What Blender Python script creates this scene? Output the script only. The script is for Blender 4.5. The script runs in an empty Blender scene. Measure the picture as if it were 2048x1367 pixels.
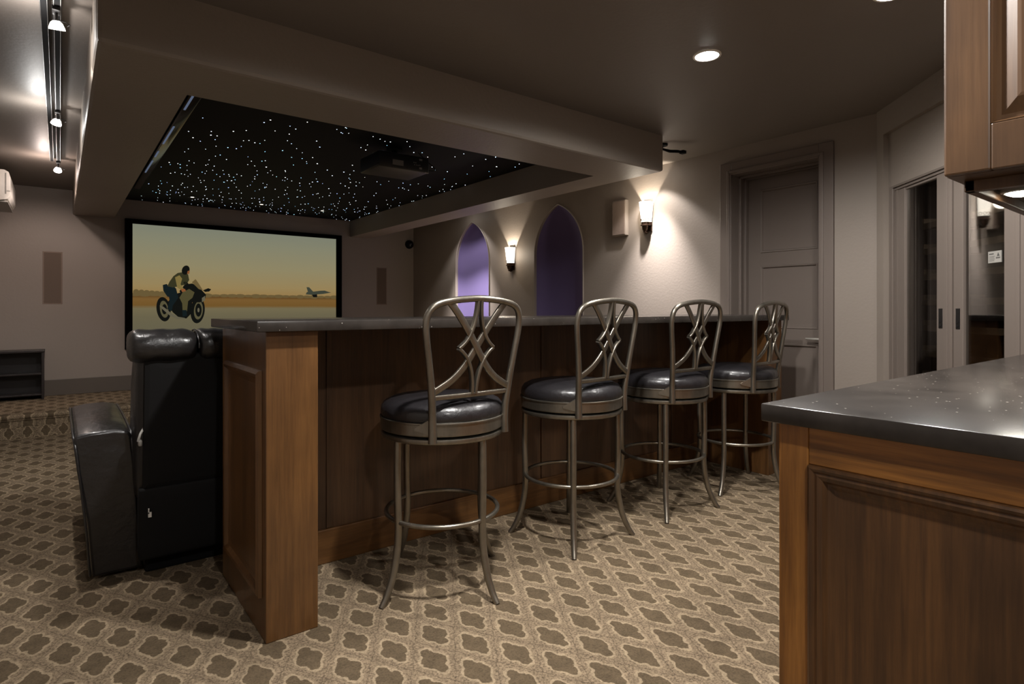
import bpy, bmesh, math, random
from mathutils import Vector, Matrix
from mathutils.geometry import tessellate_polygon
random.seed(7)
PI = math.pi
SC = bpy.context.scene
COL = SC.collection

# ------------------------------------------------------------------ helpers
def lin(r, g, b):
    f = lambda c: (c/255/12.92) if c/255 <= .04045 else ((c/255+.055)/1.055)**2.4
    return (f(r), f(g), f(b), 1.0)

class MB:
    """collects shapes, builds them as ONE mesh object"""
    def __init__(s):
        s.bm = bmesh.new(); s.mi = 0
    def _mark(s, n0):
        s.bm.faces.ensure_lookup_table()
        for f in s.bm.faces[n0:]: f.material_index = s.mi
    def box(s, x0, x1, y0, y1, z0, z1, bev=0, seg=2, M=None):
        t = bmesh.new()
        vs = [t.verts.new((x, y, z)) for x in (x0, x1) for y in (y0, y1) for z in (z0, z1)]
        for q in ((0,1,3,2),(4,6,7,5),(0,4,5,1),(2,3,7,6),(0,2,6,4),(1,5,7,3)):
            t.faces.new([vs[i] for i in q])
        if bev: bmesh.ops.bevel(t, geom=list(t.edges), offset=bev, segments=seg, profile=.5, affect='EDGES', clamp_overlap=True)
        s._merge(t, M)
    def _merge(s, t, M=None):
        bmesh.ops.recalc_face_normals(t, faces=list(t.faces))
        n0 = len(s.bm.faces); mp = {}
        for v in t.verts: mp[v] = s.bm.verts.new((M @ v.co) if M is not None else v.co)
        for f in t.faces:
            try: s.bm.faces.new([mp[v] for v in f.verts])
            except ValueError: pass
        t.free(); s._mark(n0)
    def tube(s, pts, r, seg=10, closed=False, flat=None):
        pts = [Vector(p) for p in pts]; n = len(pts)
        rr = r if isinstance(r, (list, tuple)) else [r]*n
        t = bmesh.new(); rings = []; up = None
        for i, p in enumerate(pts):
            a = pts[i-1] if (i > 0 or closed) else p
            b = pts[(i+1) % n] if (i < n-1 or closed) else p
            d = (b-a).normalized()
            if up is None:
                up = Vector((0,0,1)) if abs(d.z) < .9 else Vector((1,0,0))
            x = (up - d*up.dot(d)).normalized(); y = d.cross(x); up = x
            rings.append([t.verts.new(p + x*rr[i]*math.cos(2*PI*k/seg) + y*rr[i]*math.sin(2*PI*k/seg)) for k in range(seg)])
        for i in range(n if closed else n-1):
            A, B = rings[i], rings[(i+1) % n]
            for k in range(seg): t.faces.new((A[k], A[(k+1) % seg], B[(k+1) % seg], B[k]))
        if not closed:
            t.faces.new(rings[0]); t.faces.new(rings[-1])
        s._merge(t)
    def strap(s, pts, w, d, nrm):
        """flat bar along pts; d thick along nrm, w wide across"""
        pts = [Vector(p) for p in pts]; nrm = Vector(nrm).normalized(); t = bmesh.new(); rings = []
        n = len(pts)
        for i, p in enumerate(pts):
            a = pts[max(i-1, 0)]; b = pts[min(i+1, n-1)]
            tg = (b-a).normalized(); x = tg.cross(nrm).normalized(); c = min(w, d)*.2
            prof = [(-w/2+c,-d/2),(w/2-c,-d/2),(w/2,-d/2+c),(w/2,d/2-c),(w/2-c,d/2),(-w/2+c,d/2),(-w/2,d/2-c),(-w/2,-d/2+c)]
            rings.append([t.verts.new(p + x*u + nrm*v) for u, v in prof])
        for i in range(n-1):
            for k in range(8): t.faces.new((rings[i][k], rings[i][(k+1) % 8], rings[i+1][(k+1) % 8], rings[i+1][k]))
        t.faces.new(rings[0]); t.faces.new(rings[-1])
        s._merge(t)
    def lathe(s, prof, c=(0,0,0), seg=40, M=None):
        t = bmesh.new(); c = Vector(c); rings = []
        for r, z in prof:
            if r < 1e-6: rings.append([t.verts.new(c+Vector((0,0,z)))])
            else: rings.append([t.verts.new(c+Vector((r*math.cos(2*PI*k/seg), r*math.sin(2*PI*k/seg), z))) for k in range(seg)])
        for A, B in zip(rings, rings[1:]):
            for k in range(seg):
                k2 = (k+1) % seg
                if len(A) == 1 and len(B) == 1: continue
                if len(A) == 1: t.faces.new((A[0], B[k], B[k2]))
                elif len(B) == 1: t.faces.new((A[k], A[k2], B[0]))
                else: t.faces.new((A[k], A[k2], B[k2], B[k]))
        s._merge(t, M)
    def prism(s, poly, z0, z1, M=None, bev=0, bsel=None):
        t = bmesh.new()
        a = [t.verts.new((p[0], p[1], z0)) for p in poly]; b = [t.verts.new((p[0], p[1], z1)) for p in poly]
        n = len(poly)
        for i in range(n): t.faces.new((a[i], a[(i+1) % n], b[(i+1) % n], b[i]))
        t.faces.new(a[::-1]); t.faces.new(b)
        if bev:
            es = [e for e in t.edges if (bsel is None or bsel(e))]
            bmesh.ops.bevel(t, geom=es, offset=bev, segments=2, profile=.5, affect='EDGES')
        s._merge(t, M)
    def panel(s, o, u, v, n, w, h, prof):
        """concentric rectangular loops: prof = [(inset, height along n), ...]; last loop is filled"""
        o, u, v, n = map(Vector, (o, u, v, n)); t = bmesh.new(); loops = []
        for ins, hh in prof:
            loops.append([t.verts.new(o+u*a+v*b+n*hh) for a, b in ((ins,ins),(w-ins,ins),(w-ins,h-ins),(ins,h-ins))])
        for A, B in zip(loops, loops[1:]):
            for k in range(4): t.faces.new((A[k], A[(k+1) % 4], B[(k+1) % 4], B[k]))
        f = t.faces.new(loops[-1]); f.normal_update()
        flip = f.normal.dot(n) < 0
        n0 = len(s.bm.faces); mp = {}
        for q in t.verts: mp[q] = s.bm.verts.new(q.co)
        for q in t.faces:
            vs = [mp[x] for x in q.verts]
            s.bm.faces.new(vs[::-1] if flip else vs)
        t.free(); s._mark(n0)
    def poly(s, pts):
        n0 = len(s.bm.faces)
        s.bm.faces.new([s.bm.verts.new(p) for p in pts]); s._mark(n0)
    def holed(s, outer, holes, f3):
        """flat polygon with holes; f3 maps 2D -> 3D"""
        loops = [[Vector((a, b, 0)) for a, b in outer]] + [[Vector((a, b, 0)) for a, b in hh] for hh in holes]
        flat = [p for l in loops for p in l]
        vs = [s.bm.verts.new(f3(p.x, p.y)) for p in flat]; n0 = len(s.bm.faces)
        for tri in tessellate_polygon(loops):
            try: s.bm.faces.new([vs[i] for i in tri])
            except ValueError: pass
        s._mark(n0)
    def build(s, name, mat, parent=None, smooth=None, loc=None):
        me = bpy.data.meshes.new(name); s.bm.to_mesh(me); s.bm.free()
        for m in (mat if isinstance(mat, (list, tuple)) else [mat]): me.materials.append(m)
        o = bpy.data.objects.new(name, me); COL.objects.link(o)
        if parent: o.parent = parent
        if loc: o.location = loc
        if smooth is not None:
            me.shade_smooth() if smooth >= 180 else me.set_sharp_from_angle(angle=math.radians(smooth))
            if smooth < 180:
                for p in me.polygons: p.use_smooth = True
        return o

def tag(o, label, cat, group=None, kind=None):
    o['label'] = label; o['category'] = cat
    if group: o['group'] = group
    if kind: o['kind'] = kind
    return o
def thing(name, label, cat, loc=(0,0,0), rz=0, group=None):
    o = bpy.data.objects.new(name, None); COL.objects.link(o); o.empty_display_size = .1
    o.location = loc; o.rotation_euler = (0,0,rz)
    return tag(o, label, cat, group)
def struct(o, label=None, cat=None):
    o['kind'] = 'structure'
    if label: o['label'] = label
    if cat: o['category'] = cat
    return o
def copy_tree(o, parent=None):
    c = o.copy(); COL.objects.link(c)
    if parent: c.parent = parent
    for ch in list(o.children): copy_tree(ch, c)
    return c
def subsurf(o, lv=2):
    m = o.modifiers.new('s', 'SUBSURF'); m.levels = lv; m.render_levels = lv

# ------------------------------------------------------------------ materials
class NT:
    def __init__(s, name):
        s.m = bpy.data.materials.new(name); s.m.use_nodes = True; s.t = s.m.node_tree
        for n in list(s.t.nodes): s.t.nodes.remove(n)
        s.out = s.n('ShaderNodeOutputMaterial')
    def n(s, t, **k):
        x = s.t.nodes.new(t)
        for a, b in k.items(): setattr(x, a, b)
        return x
    def l(s, a, b): s.t.links.new(a, b)
    def _in(s, sock, v):
        if isinstance(v, bpy.types.NodeSocket): s.l(v, sock)
        else: sock.default_value = v
    def math(s, op, a, b=0.0, c=None):
        x = s.n('ShaderNodeMath', operation=op); s._in(x.inputs[0], a); s._in(x.inputs[1], b)
        if c is not None: s._in(x.inputs[2], c)
        return x.outputs[0]
    def coord(s, scale=(1,1,1), rot=(0,0,0), kind='Object'):
        c = s.n('ShaderNodeTexCoord'); mp = s.n('ShaderNodeMapping')
        mp.inputs['Scale'].default_value = scale; mp.inputs['Rotation'].default_value = rot
        s.l(c.outputs[kind], mp.inputs[0]); return mp.outputs[0]
    def noise(s, v, scale, detail=3, rough=.55):
        x = s.n('ShaderNodeTexNoise'); s.l(v, x.inputs['Vector'])
        x.inputs['Scale'].default_value = scale; x.inputs['Detail'].default_value = detail; x.inputs['Roughness'].default_value = rough
        return x.outputs['Fac']
    def ramp(s, f, stops, interp='LINEAR'):
        x = s.n('ShaderNodeValToRGB'); x.color_ramp.interpolation = interp
        e = x.color_ramp.elements
        while len(e) < len(stops): e.new(.5)
        for q, (p, c) in zip(e, stops): q.position = p; q.color = c
        s._in(x.inputs[0], f); return x.outputs[0]
    def mix(s, f, a, b, mode='MIX'):
        x = s.n('ShaderNodeMix', data_type='RGBA', blend_type=mode)
        s._in(x.inputs[0], f); s._in(x.inputs[6], a); s._in(x.inputs[7], b); return x.outputs[2]
    def bsdf(s, col, rough=.5, metal=0, bump=None, bstr=.2, bdist=.01, spec=.5, coat=0, sheen=0):
        p = s.n('ShaderNodeBsdfPrincipled')
        s._in(p.inputs['Base Color'], col); s._in(p.inputs['Roughness'], rough); p.inputs['Metallic'].default_value = metal
        p.inputs['Specular IOR Level'].default_value = spec
        p.inputs['Coat Weight'].default_value = coat; p.inputs['Coat Roughness'].default_value = .15
        p.inputs['Sheen Weight'].default_value = sheen
        if bump is not None:
            b = s.n('ShaderNodeBump'); b.inputs['Strength'].default_value = bstr; b.inputs['Distance'].default_value = bdist
            s.l(bump, b.inputs['Height']); s.l(b.outputs[0], p.inputs['Normal'])
        s.l(p.outputs[0], s.out.inputs[0]); return s.m

def m_paint(name, c, rough=.55, bs=.25, spec=.35):
    t = NT(name); v = t.coord()
    n1 = t.noise(v, 1.6, 3); n2 = t.noise(v, 55, 4)
    col = t.mix(n1, tuple(x*.93 for x in c[:3])+(1,), tuple(min(1, x*1.07) for x in c[:3])+(1,))
    return t.bsdf(col, rough, 0, n2, bs, .004, spec)
def m_plain(name, c, rough=.5, metal=0, spec=.5, nz=40, bs=.05):
    t = NT(name); v = t.coord(); n = t.noise(v, nz, 2)
    col = t.mix(n, tuple(x*.9 for x in c[:3])+(1,), tuple(min(1, x*1.08) for x in c[:3])+(1,))
    return t.bsdf(col, rough, metal, n, bs, .002, spec)
def m_wood(name, dark, mid, light, axis='Z', rough=.35, coat=.15, stretch=.045, grain=22):
    t = NT(name)
    sc = {'Z': (1, 1, stretch), 'X': (stretch, 1, 1), 'Y': (1, stretch, 1)}[axis]
    v = t.coord(sc); big = t.noise(v, grain*.35, 4, .6); fine = t.noise(v, grain*4, 4, .65)
    blot = t.noise(t.coord(), 3.2, 3, .6)
    f = t.math('ADD', t.math('MULTIPLY', big, .6), t.math('MULTIPLY', fine, .4))
    col = t.ramp(f, [(.3, dark), (.5, mid), (.68, light)])
    col = t.mix(t.math('MULTIPLY', t.math('SUBTRACT', blot, .42, ), 1.6), col, dark)
    return t.bsdf(col, rough, 0, fine, .12, .002, .5, coat)
def m_emit(name, c, st=1.0):
    t = NT(name); e = t.n('ShaderNodeEmission'); e.inputs[0].default_value = c; e.inputs[1].default_value = st
    t.l(e.outputs[0], t.out.inputs[0]); return t.m
def m_carpet(name, ax=('X', 'Y'), px=.1525, py=.2525, x0=.012, y0=2.35):
    t = NT(name); v = t.coord()
    wob = t.n('ShaderNodeTexNoise'); t.l(v, wob.inputs['Vector']); wob.inputs['Scale'].default_value = 45; wob.inputs['Detail'].default_value = 2
    sub = t.n('ShaderNodeVectorMath', operation='SUBTRACT'); t.l(wob.outputs['Color'], sub.inputs[0]); sub.inputs[1].default_value = (.5,.5,.5)
    scl = t.n('ShaderNodeVectorMath', operation='SCALE'); t.l(sub.outputs[0], scl.inputs[0]); scl.inputs['Scale'].default_value = .020
    add = t.n('ShaderNodeVectorMath', operation='ADD'); t.l(v, add.inputs[0]); t.l(scl.outputs[0], add.inputs[1])
    sp = t.n('ShaderNodeSeparateXYZ'); t.l(add.outputs[0], sp.inputs[0])
    A, B = sp.outputs[ax[0]], sp.outputs[ax[1]]
    def cell(val, o, p, half):
        q = t.math('ADD', t.math('DIVIDE', t.math('SUBTRACT', val, o), p), .5 + (.5 if half else 0) + 100)
        return t.math('ABSOLUTE', t.math('MULTIPLY', t.math('SUBTRACT', t.math('FRACT', q), .5), 2.0))
    def foil(half):
        a = cell(A, x0, px, half); b = cell(B, y0, py, half)
        def ln(a_, b_):
            return t.math('SQRT', t.math('ADD', t.math('MULTIPLY', a_, a_), t.math('MULTIPLY', b_, b_)))
        d1 = ln(t.math('SUBTRACT', a, .27), b); d2 = ln(a, t.math('SUBTRACT', b, .30))
        dd = t.math('SUBTRACT', t.math('MINIMUM', d1, d2), .255)
        core = t.math('SUBTRACT', ln(a, b), .40)
        return t.math('MINIMUM', dd, core)
    f1, f2 = foil(False), foil(True)
    d = t.math('MINIMUM', f1, f2)
    dark = lin(92, 79, 62); lite = lin(150, 133, 109); midc = lin(126, 110, 90)
    base = t.ramp(t.math('MULTIPLY_ADD', d, 1.0, .5), [(.0, dark), (.488, dark), (.512, lite), (.575, lite), (.61, midc), (1, midc)])
    line = t.math('LESS_THAN', t.math('ABSOLUTE', t.math('SUBTRACT', f1, f2)), .035)
    base = t.mix(t.math('MULTIPLY', line, .6), base, lin(92, 80, 66))
    n1 = t.noise(v, 130, 4, .75); n2 = t.noise(v, 3.0, 2)
    n3 = t.noise(v, 26, 2)
    base = t.mix(t.math('MULTIPLY_ADD', t.math('GREATER_THAN', d, .085), .45, .40), base, t.ramp(n1, [(.34, (.25,.25,.25,1)), (.50, (1,1,1,1)), (.66, (1.5,1.5,1.5,1))]), 'MULTIPLY')
    base = t.mix(.55, base, t.ramp(n3, [(.3, (.7,.7,.7,1)), (.7, (1.22,1.22,1.22,1))]), 'MULTIPLY')
    base = t.mix(.5, base, t.ramp(n2, [(.3, (.85,.85,.85,1)), (.7, (1.12,1.12,1.12,1))]), 'MULTIPLY')
    hgt = t.math('ADD', t.math('MULTIPLY', n1, .5), t.math('MULTIPLY', t.math('GREATER_THAN', d, .0), .5))
    return t.bsdf(base, .95, 0, hgt, .6, .006, .1)
def m_stone(name):
    t = NT(name); v = t.coord()
    n = t.noise(v, 9, 4, .6); n2 = t.noise(v, 120, 3)
    col = t.ramp(n, [(.3, lin(40, 36, 33)), (.7, lin(62, 57, 53))])
    vo = t.n('ShaderNodeTexVoronoi'); t.l(v, vo.inputs['Vector']); vo.inputs['Scale'].default_value = 95
    sepc = t.n('ShaderNodeSeparateColor'); t.l(vo.outputs['Color'], sepc.inputs[0])
    sz = t.math('MULTIPLY', t.math('MAXIMUM', t.math('SUBTRACT', sepc.outputs[0], .86), 0), 1.6)
    sp = t.math('LESS_THAN', vo.outputs['Distance'], sz)
    col = t.mix(t.math('MULTIPLY', sp, .75), col, lin(190, 182, 172))
    col = t.mix(t.math('MULTIPLY', n2, .25), col, lin(40, 36, 34))
    return t.bsdf(col, .24, 0, n, .02, .002, .36)
def m_leather(name, c, rough=.34):
    t = NT(name); v = t.coord(); w = t.noise(v, 7, 5, .55); w2 = t.noise(v, 260, 2)
    w3 = t.noise(t.coord((1, .35, 1)), 16, 3)
    h = t.math('ADD', t.math('ADD', t.math('MULTIPLY', w, .8), t.math('MULTIPLY', w2, .04)), t.math('MULTIPLY', w3, .3))
    return t.bsdf(c, t.math('MULTIPLY_ADD', w, .25, rough-.12), 0, h, .55, .02, .5, .25)
def m_metal(name, a, b, rough=.33):
    t = NT(name); v = t.coord((1, 1, .25)); n = t.noise(v, 40, 4, .6); n2 = t.noise(t.coord(), 14, 3)
    col = t.mix(t.math('MULTIPLY_ADD', n, .6, t.math('MULTIPLY', n2, .4)), a, b)
    return t.bsdf(col, rough, .9, n, .06, .001)
def m_glass(name):
    t = NT(name)
    tr = t.n('ShaderNodeBsdfTransparent'); tr.inputs[0].default_value = (.55,.54,.52,1)
    gl = t.n('ShaderNodeBsdfGlossy'); gl.inputs[0].default_value = (1,1,1,1); gl.inputs['Roughness'].default_value = .03
    v = t.coord(); n = t.noise(v, 1.5, 2)
    fr = t.n('ShaderNodeLayerWeight'); fr.inputs[0].default_value = .5
    fc = t.math('MULTIPLY_ADD', t.math('POWER', fr.outputs['Facing'], 4.0), .8, .14)
    mx = t.n('ShaderNodeMixShader'); t.l(t.math('MULTIPLY_ADD', n, .03, fc), mx.inputs[0])
    t.l(tr.outputs[0], mx.inputs[1]); t.l(gl.outputs[0], mx.inputs[2]); t.l(mx.outputs[0], t.out.inputs[0]); return t.m

WALL = m_paint('wall_paint', lin(138, 128, 119))
CEIL = m_paint('ceiling_paint', lin(120, 112, 105), .5, .2)
SOFF = m_paint('soffit_paint', lin(140, 130, 120), .5, .35)
TRIM = m_paint('trim_paint', lin(112, 102, 95), .38, .05)
DARKTRIM = m_paint('baseboard_paint', lin(88, 80, 72), .45, .05)
FABR = m_paint('grille_cloth', lin(128, 113, 103), .9, .5, .1)
PURP = m_paint('purple_paint', lin(98, 87, 126), .7, .08, .15)
BLACK = m_plain('black_plastic', lin(20, 19, 19), .4)
MATTE = m_plain('matte_black', lin(10, 10, 11), .85, 0, .2)
VELV = m_plain('black_velvet', lin(6, 6, 7), .95, 0, .05)
STARM = m_plain('star_panel', lin(9, 9, 11), .8, 0, .2)
WHITE = m_plain('white_plastic', lin(226, 222, 214), .4)
GREYP = m_plain('grey_plastic', lin(150, 147, 141), .45)
CHROME = m_plain('chrome', (.75,.74,.72,1), .18, 1)
DICHRO = m_emit('dichroic_glow', (1, .93, .86, 1), 3.5)
STEEL = m_plain('brushed_steel', (.55,.54,.53,1), .38, 1)
BRONZE = m_plain('bronze_metal', lin(66, 50, 40), .4, .8)
PEWTER = m_metal('pewter', lin(88, 83, 75), lin(168, 161, 148))
LEATH = m_leather('recliner_leather', lin(30, 28, 28), .33)
SEATL = m_leather('stool_leather', lin(33, 31, 33), .36)
NYLON = m_plain('backing_cloth', lin(14, 13, 13), .75, 0, .25, 200, .1)
STONE = m_stone('quartz')
BW = (lin(60, 39, 21), lin(96, 65, 35), lin(118, 82, 45))
BARV = m_wood('bar_wood', *BW, 'Z')
BARX = m_wood('bar_wood_rail', *BW, 'X')
BARD = m_wood('bar_wood_panel', lin(52, 37, 26), lin(84, 60, 41), lin(104, 76, 52), 'Z', .4)
IW = (lin(66, 39, 17), lin(144, 95, 43), lin(190, 132, 66))
ISLV = m_wood('kitchen_wood', *IW, 'Z', .36, .12)
ISLY = m_wood('kitchen_wood_rail', *IW, 'Y', .36, .12)
ISLP = m_wood('kitchen_wood_panel', lin(40, 26, 16), lin(82, 56, 34), lin(116, 80, 46), 'Z', .42, .05)
UPV = m_wood('upper_wood', lin(54, 37, 23), lin(90, 63, 39), lin(108, 78, 50), 'Z', .45, .1)
SHELFW = m_wood('shelf_wood', lin(92, 80, 68), lin(134, 118, 100), lin(156, 138, 118), 'X', .5, 0)
CONS = m_wood('console_wood', lin(22, 16, 15), lin(32, 24, 22), lin(42, 32, 28), 'X', .4, .1)
CARPET = m_carpet('carpet')
RISERC = m_carpet('carpet_riser', ('X', 'Z'), .1225, .171, -.098, .051)
GLASS = m_glass('tinted_glass')
LAMP = m_emit('lamp_white', (1, .96, .9, 1), 30)
LAMPW = m_emit('lamp_warm', (1, .90, .76, 1), 6)
UNDERL = m_emit('lamp_under', (1, .93, .76, 1), 14)

# ------------------------------------------------------------------ room dimensions (metres)
XL, XR, YF, YB, HC = -.56, 4.13, 7.70, -1.8, 2.355
STZ = .208                       # stage height
STY = 6.49

def boxobj(name, m, *b, bev=0, parent=None, smooth=None):
    q = MB(); q.box(*b, bev=bev); return q.build(name, m, parent, smooth)

q = MB(); q.box(XL-.15, XR+.6, YB-.15, YF+.15, -.12, 0); struct(q.build('floor', CARPET), 'patterned brown and beige lattice carpet across the whole room', 'floor')
q = MB(); q.box(XL-.15, XR+.6, YB-.15, YF+.15, HC, HC+.12); struct(q.build('ceiling', CEIL), 'dark taupe painted flat ceiling above the bar', 'ceiling')
q = MB(); q.box(XL-.15, XL, YB, YF, 0, HC); struct(q.build('wall_left', WALL))
q = MB(); q.box(XL-.15, XR+.15, YF, YF+.15, 0, HC); struct(q.build('wall_front', WALL), 'taupe wall behind the movie screen', 'wall')
q = MB(); q.box(XL-.15, XR+.15, YB-.15, YB, 0, HC); struct(q.build('wall_back', WALL))

# right wall with door opening and two pointed niches
def arch(y0, y1, zb, zs, n=14):
    w = y1-y0; hw = w/2; H = .52; R = (H*H+hw*hw)/(2*hw); pts = [(y0, zb), (y1, zb)]
    a1 = math.asin(H/R)
    for i in range(n+1):
        a = a1*i/n; pts.append((y1-R+R*math.cos(a), zs+R*math.sin(a)))
    for i in range(n-1, -1, -1):
        a = a1*i/n; pts.append((y0+R-R*math.cos(a), zs+R*math.sin(a)))
    return pts
NICHES = [arch(5.772, 6.525, .45, 1.685), arch(4.160, 4.915, .45, 1.685)]
DY0, DY1, DZ = 1.863, 2.530, 2.145
q = MB()
q.holed([(1.48, 0), (YF, 0), (YF, HC), (1.48, HC)], NICHES + [[(DY0, .0005), (DY1, .0005), (DY1, DZ), (DY0, DZ)]], lambda a, b: (XR, a, b))
bmesh.ops.recalc_face_normals(q.bm, faces=list(q.bm.faces))
struct(q.build('wall_right', WALL), 'long taupe side wall with niches, sconces and a door', 'wall')
ND = .055
for i, (poly, mm) in enumerate(zip(NICHES, (PURP, PURP))):
    q = MB(); n = len(poly); JD = .028
    for k in range(n):
        (a, b), (c, d) = poly[k], poly[(k+1) % n]
        q.poly([(XR, a, b), (XR, c, d), (XR+JD, c, d), (XR+JD, a, b)])
    nb = q.build('wall_niche', WALL)
    struct(nb, ['pointed arch niche lit purple, the farther of the two', 'pointed arch niche left dark, the nearer of the two'][i], 'niche')
    # concave apse-like back
    q = MB(); half = poly[1:1+16]; cy = (poly[0][0]+poly[1][0])/2; w0 = poly[1][0]-cy; rows = []
    prof_ = [(poly[1][1]+(poly[2][1]-poly[1][1])*t_/6, w0) for t_ in range(6)]+[(zz, max(yy-cy, 0)) for yy, zz in poly[2:17]]
    t = bmesh.new()
    for zz, ww in prof_:
        rows.append([t.verts.new((XR+JD+.17*(max(ww, .0)/w0)*math.sqrt(max(0, 1-sg*sg)), cy+ww*sg, zz)) for sg in [math.sin(PI/2*(-1+2*u_/16)) for u_ in range(17)]])
    for A, Bq in zip(rows, rows[1:]):
        for k in range(16): t.faces.new((A[k], A[k+1], Bq[k+1], Bq[k]))
    t.faces.new(rows[0])
    q._merge(t); q.build('back_panel', mm, nb, 60)
    # thin raised bead around the opening
    q = MB(); q.tube([(XR-.002, a, b) for a, b in poly[1:]+[poly[0]]], .008, 6); q.build('edge_bead', WALL, nb, 60)

# door in the right wall
d = thing('door_1', 'grey brown panelled door with wide casing in the side wall', 'door', (XR, 2.2, 0)); d['kind'] = 'structure'
def door_local(q): return q
cas = MB(); cw = .092
def DX(x): return x-XR
for (y0, y1, z0, z1) in ((DY0-cw, DY0+.004, .0, DZ+cw), (DY1-.004, DY1+cw, .0, DZ+cw), (DY0+.004, DY1-.004, DZ-.004, DZ+cw)):
    cas.box(-.022, .002, y0-2.2, y1-2.2, z0, z1, bev=.004)
for (y0, y1, z0, z1) in ((DY0-.03, DY0-.008, .0, DZ+.03), (DY1+.008, DY1+.03, .0, DZ+.03), (DY0-.008, DY1+.008, DZ+.008, DZ+.03)):
    cas.box(-.030, -.020, y0-2.2, y1-2.2, z0, z1, bev=.004)
cas.build('casing', TRIM, d)
jm = MB()
jm.box(.0, .26, DY1-.004-2.2, DY1+.03-2.2, 0, DZ+.03); jm.box(.0, .26, DY0-.03-2.2, DY0+.004-2.2, 0, DZ+.03)
jm.box(.0, .26, DY0-2.2, DY1-2.2, DZ-.004, DZ+.03)
for x0, x1 in ((.085, .105), (.16, .20)):
    jm.box(x0, x1, DY1-.022-2.2, DY1-.003-2.2, 0, DZ-.004, bev=.003); jm.box(x0, x1, DY0+.003-2.2, DY0+.018-2.2, 0, DZ-.004, bev=.003)
    jm.box(x0, x1, DY0-2.2, DY1-2.2, DZ-.022, DZ-.003, bev=.003)
jm.build('jamb', TRIM, d)
lf = MB(); LX = .205; ly0, ly1 = DY0+.004-2.2, DY1-.004-2.2
lf.box(LX+.012, LX+.045, ly0, ly1, .01, DZ-.006)
rows = [(.12, .842), (.955, 1.438), (1.54, 2.035)]
py0, py1 = 1.972-2.2, 2.411-2.2
zs = [.01] + [z for r in rows for z in r] + [DZ-.006]
for k in range(0, len(zs), 2): lf.box(LX, LX+.014, py0, py1, zs[k], zs[k+1])
lf.box(LX, LX+.014, ly0, py0, .01, DZ-.006); lf.box(LX, LX+.014, py1, ly1, .01, DZ-.006)
for z0, z1 in rows:
    lf.panel((LX, py1, z0), (0,-1,0), (0,0,1), (-1,0,0), py1-py0, z1-z0, [(0, .0), (.004, .006), (.012, .004), (.02, -.010), (.045, -.011)])
leaf = lf.build('leaf', TRIM, d)
hd = MB(); hy = 1.925-2.2
M = Matrix.Translation((LX, hy, .885)) @ Matrix.Rotation(-PI/2, 4, 'Y')
hd.lathe([(0,0),(.026,0),(.026,.008),(.012,.012),(.011,.05),(0,.05)], seg=20, M=M)
hd.tube([(LX-.048, hy, .885), (LX-.05, hy+.05, .886), (LX-.046, hy+.115, .888)], [.010,.010,.006], 10)
o = hd.build('handle', m_plain('satin_nickel', lin(205, 200, 192), .42, .7), leaf, 40); o['label'] = 'satin silver lever handle'

# angled wall with the wine cabinet: local x runs along the wall towards the kitchen, local y into the wall
AL = math.radians(45); AP = (XR, 1.48); ROT = AL + PI; TL = 2.22
aw = MB(); OP = (.089, 1.70, .06, 1.857)
aw.holed([(0, 0), (TL, 0), (TL, HC), (0, HC)], [[(OP[0], OP[2]), (OP[1], OP[2]), (OP[1], OP[3]), (OP[0], OP[3])]], lambda a, b: (a, 0, b))
aw.box(-.012, TL, -.030, .001, 2.19, HC); aw.box(-.012, .071, -.030, .001, 0, 2.19)
o = aw.build('wall_angled', WALL, None, None, (AP[0], AP[1], 0)); o.rotation_euler = (0, 0, ROT)
struct(o, 'angled taupe wall around the wine cabinet', 'wall')
ex = (AP[0]-math.cos(AL)*TL, AP[1]-math.sin(AL)*TL)
q = MB(); q.box(ex[0], ex[0]+.15, YB, ex[1]-.002, 0, HC); struct(q.build('wall_kitchen', WALL))

wc = thing('wine_cabinet', 'built-in wine cabinet with dark glass doors in the angled wall', 'cabinet', (AP[0], AP[1], 0), ROT)
q = MB(); a0, a1, b0, b1 = OP; dp = .55
q.poly([(a0, dp, b0), (a1, dp, b0), (a1, dp, b1), (a0, dp, b1)])
q.poly([(a0, .03, b0), (a0, dp, b0), (a0, dp, b1), (a0, .03, b1)]); q.poly([(a1, .03, b0), (a1, dp, b0), (a1, dp, b1), (a1, .03, b1)])
q.poly([(a0, .03, b0), (a1, .03, b0), (a1, dp, b0), (a0, dp, b0)]); q.poly([(a0, .03, b1), (a1, .03, b1), (a1, dp, b1), (a0, dp, b1)])
q.build('lining', MATTE, wc)
fr = MB(); FR = .035
fr.box(a0-.002, .128, -.006, .06, b0, b1, bev=.004); fr.box(.132, .165, .008, .06, b0, b1-.02, bev=.004)
for x0, x1 in ((.640, .668), (.672, .703)): fr.box(x0, x1, -.002, .06, b0, b1-.02, bev=.003)
for x0, x1 in ((1.150, 1.178), (1.182, 1.213)): fr.box(x0, x1, -.002, .06, b0, b1-.02, bev=.003)
fr.box(a1-.035, a1, -.004, .06, b0, b1, bev=.003); fr.box(.128, a1-.035, -.006, .06, b1-.014, b1-.002, bev=.003); fr.box(.128, a1-.035, .004, .06, b1-.03, b1-.016, bev=.003)
fr.box(.128, a1-.035, .0, .06, b0, b0+.05, bev=.003)
fr.build('frame', TRIM, wc)
shelves = [.2+.155*k for k in range(10)]
for k, z in enumerate(shelves):
    q = MB(); q.box(a0+.001, a1-.001, .20, .53, z, z+.014); q.box(a0+.001, a0+.018, .185, .53, z-.005, z+.06); q.box(a0+.001, a1-.001, .185, .201, z-.005, z+.03); q.build('wine_rack', SHELFW, wc)
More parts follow.
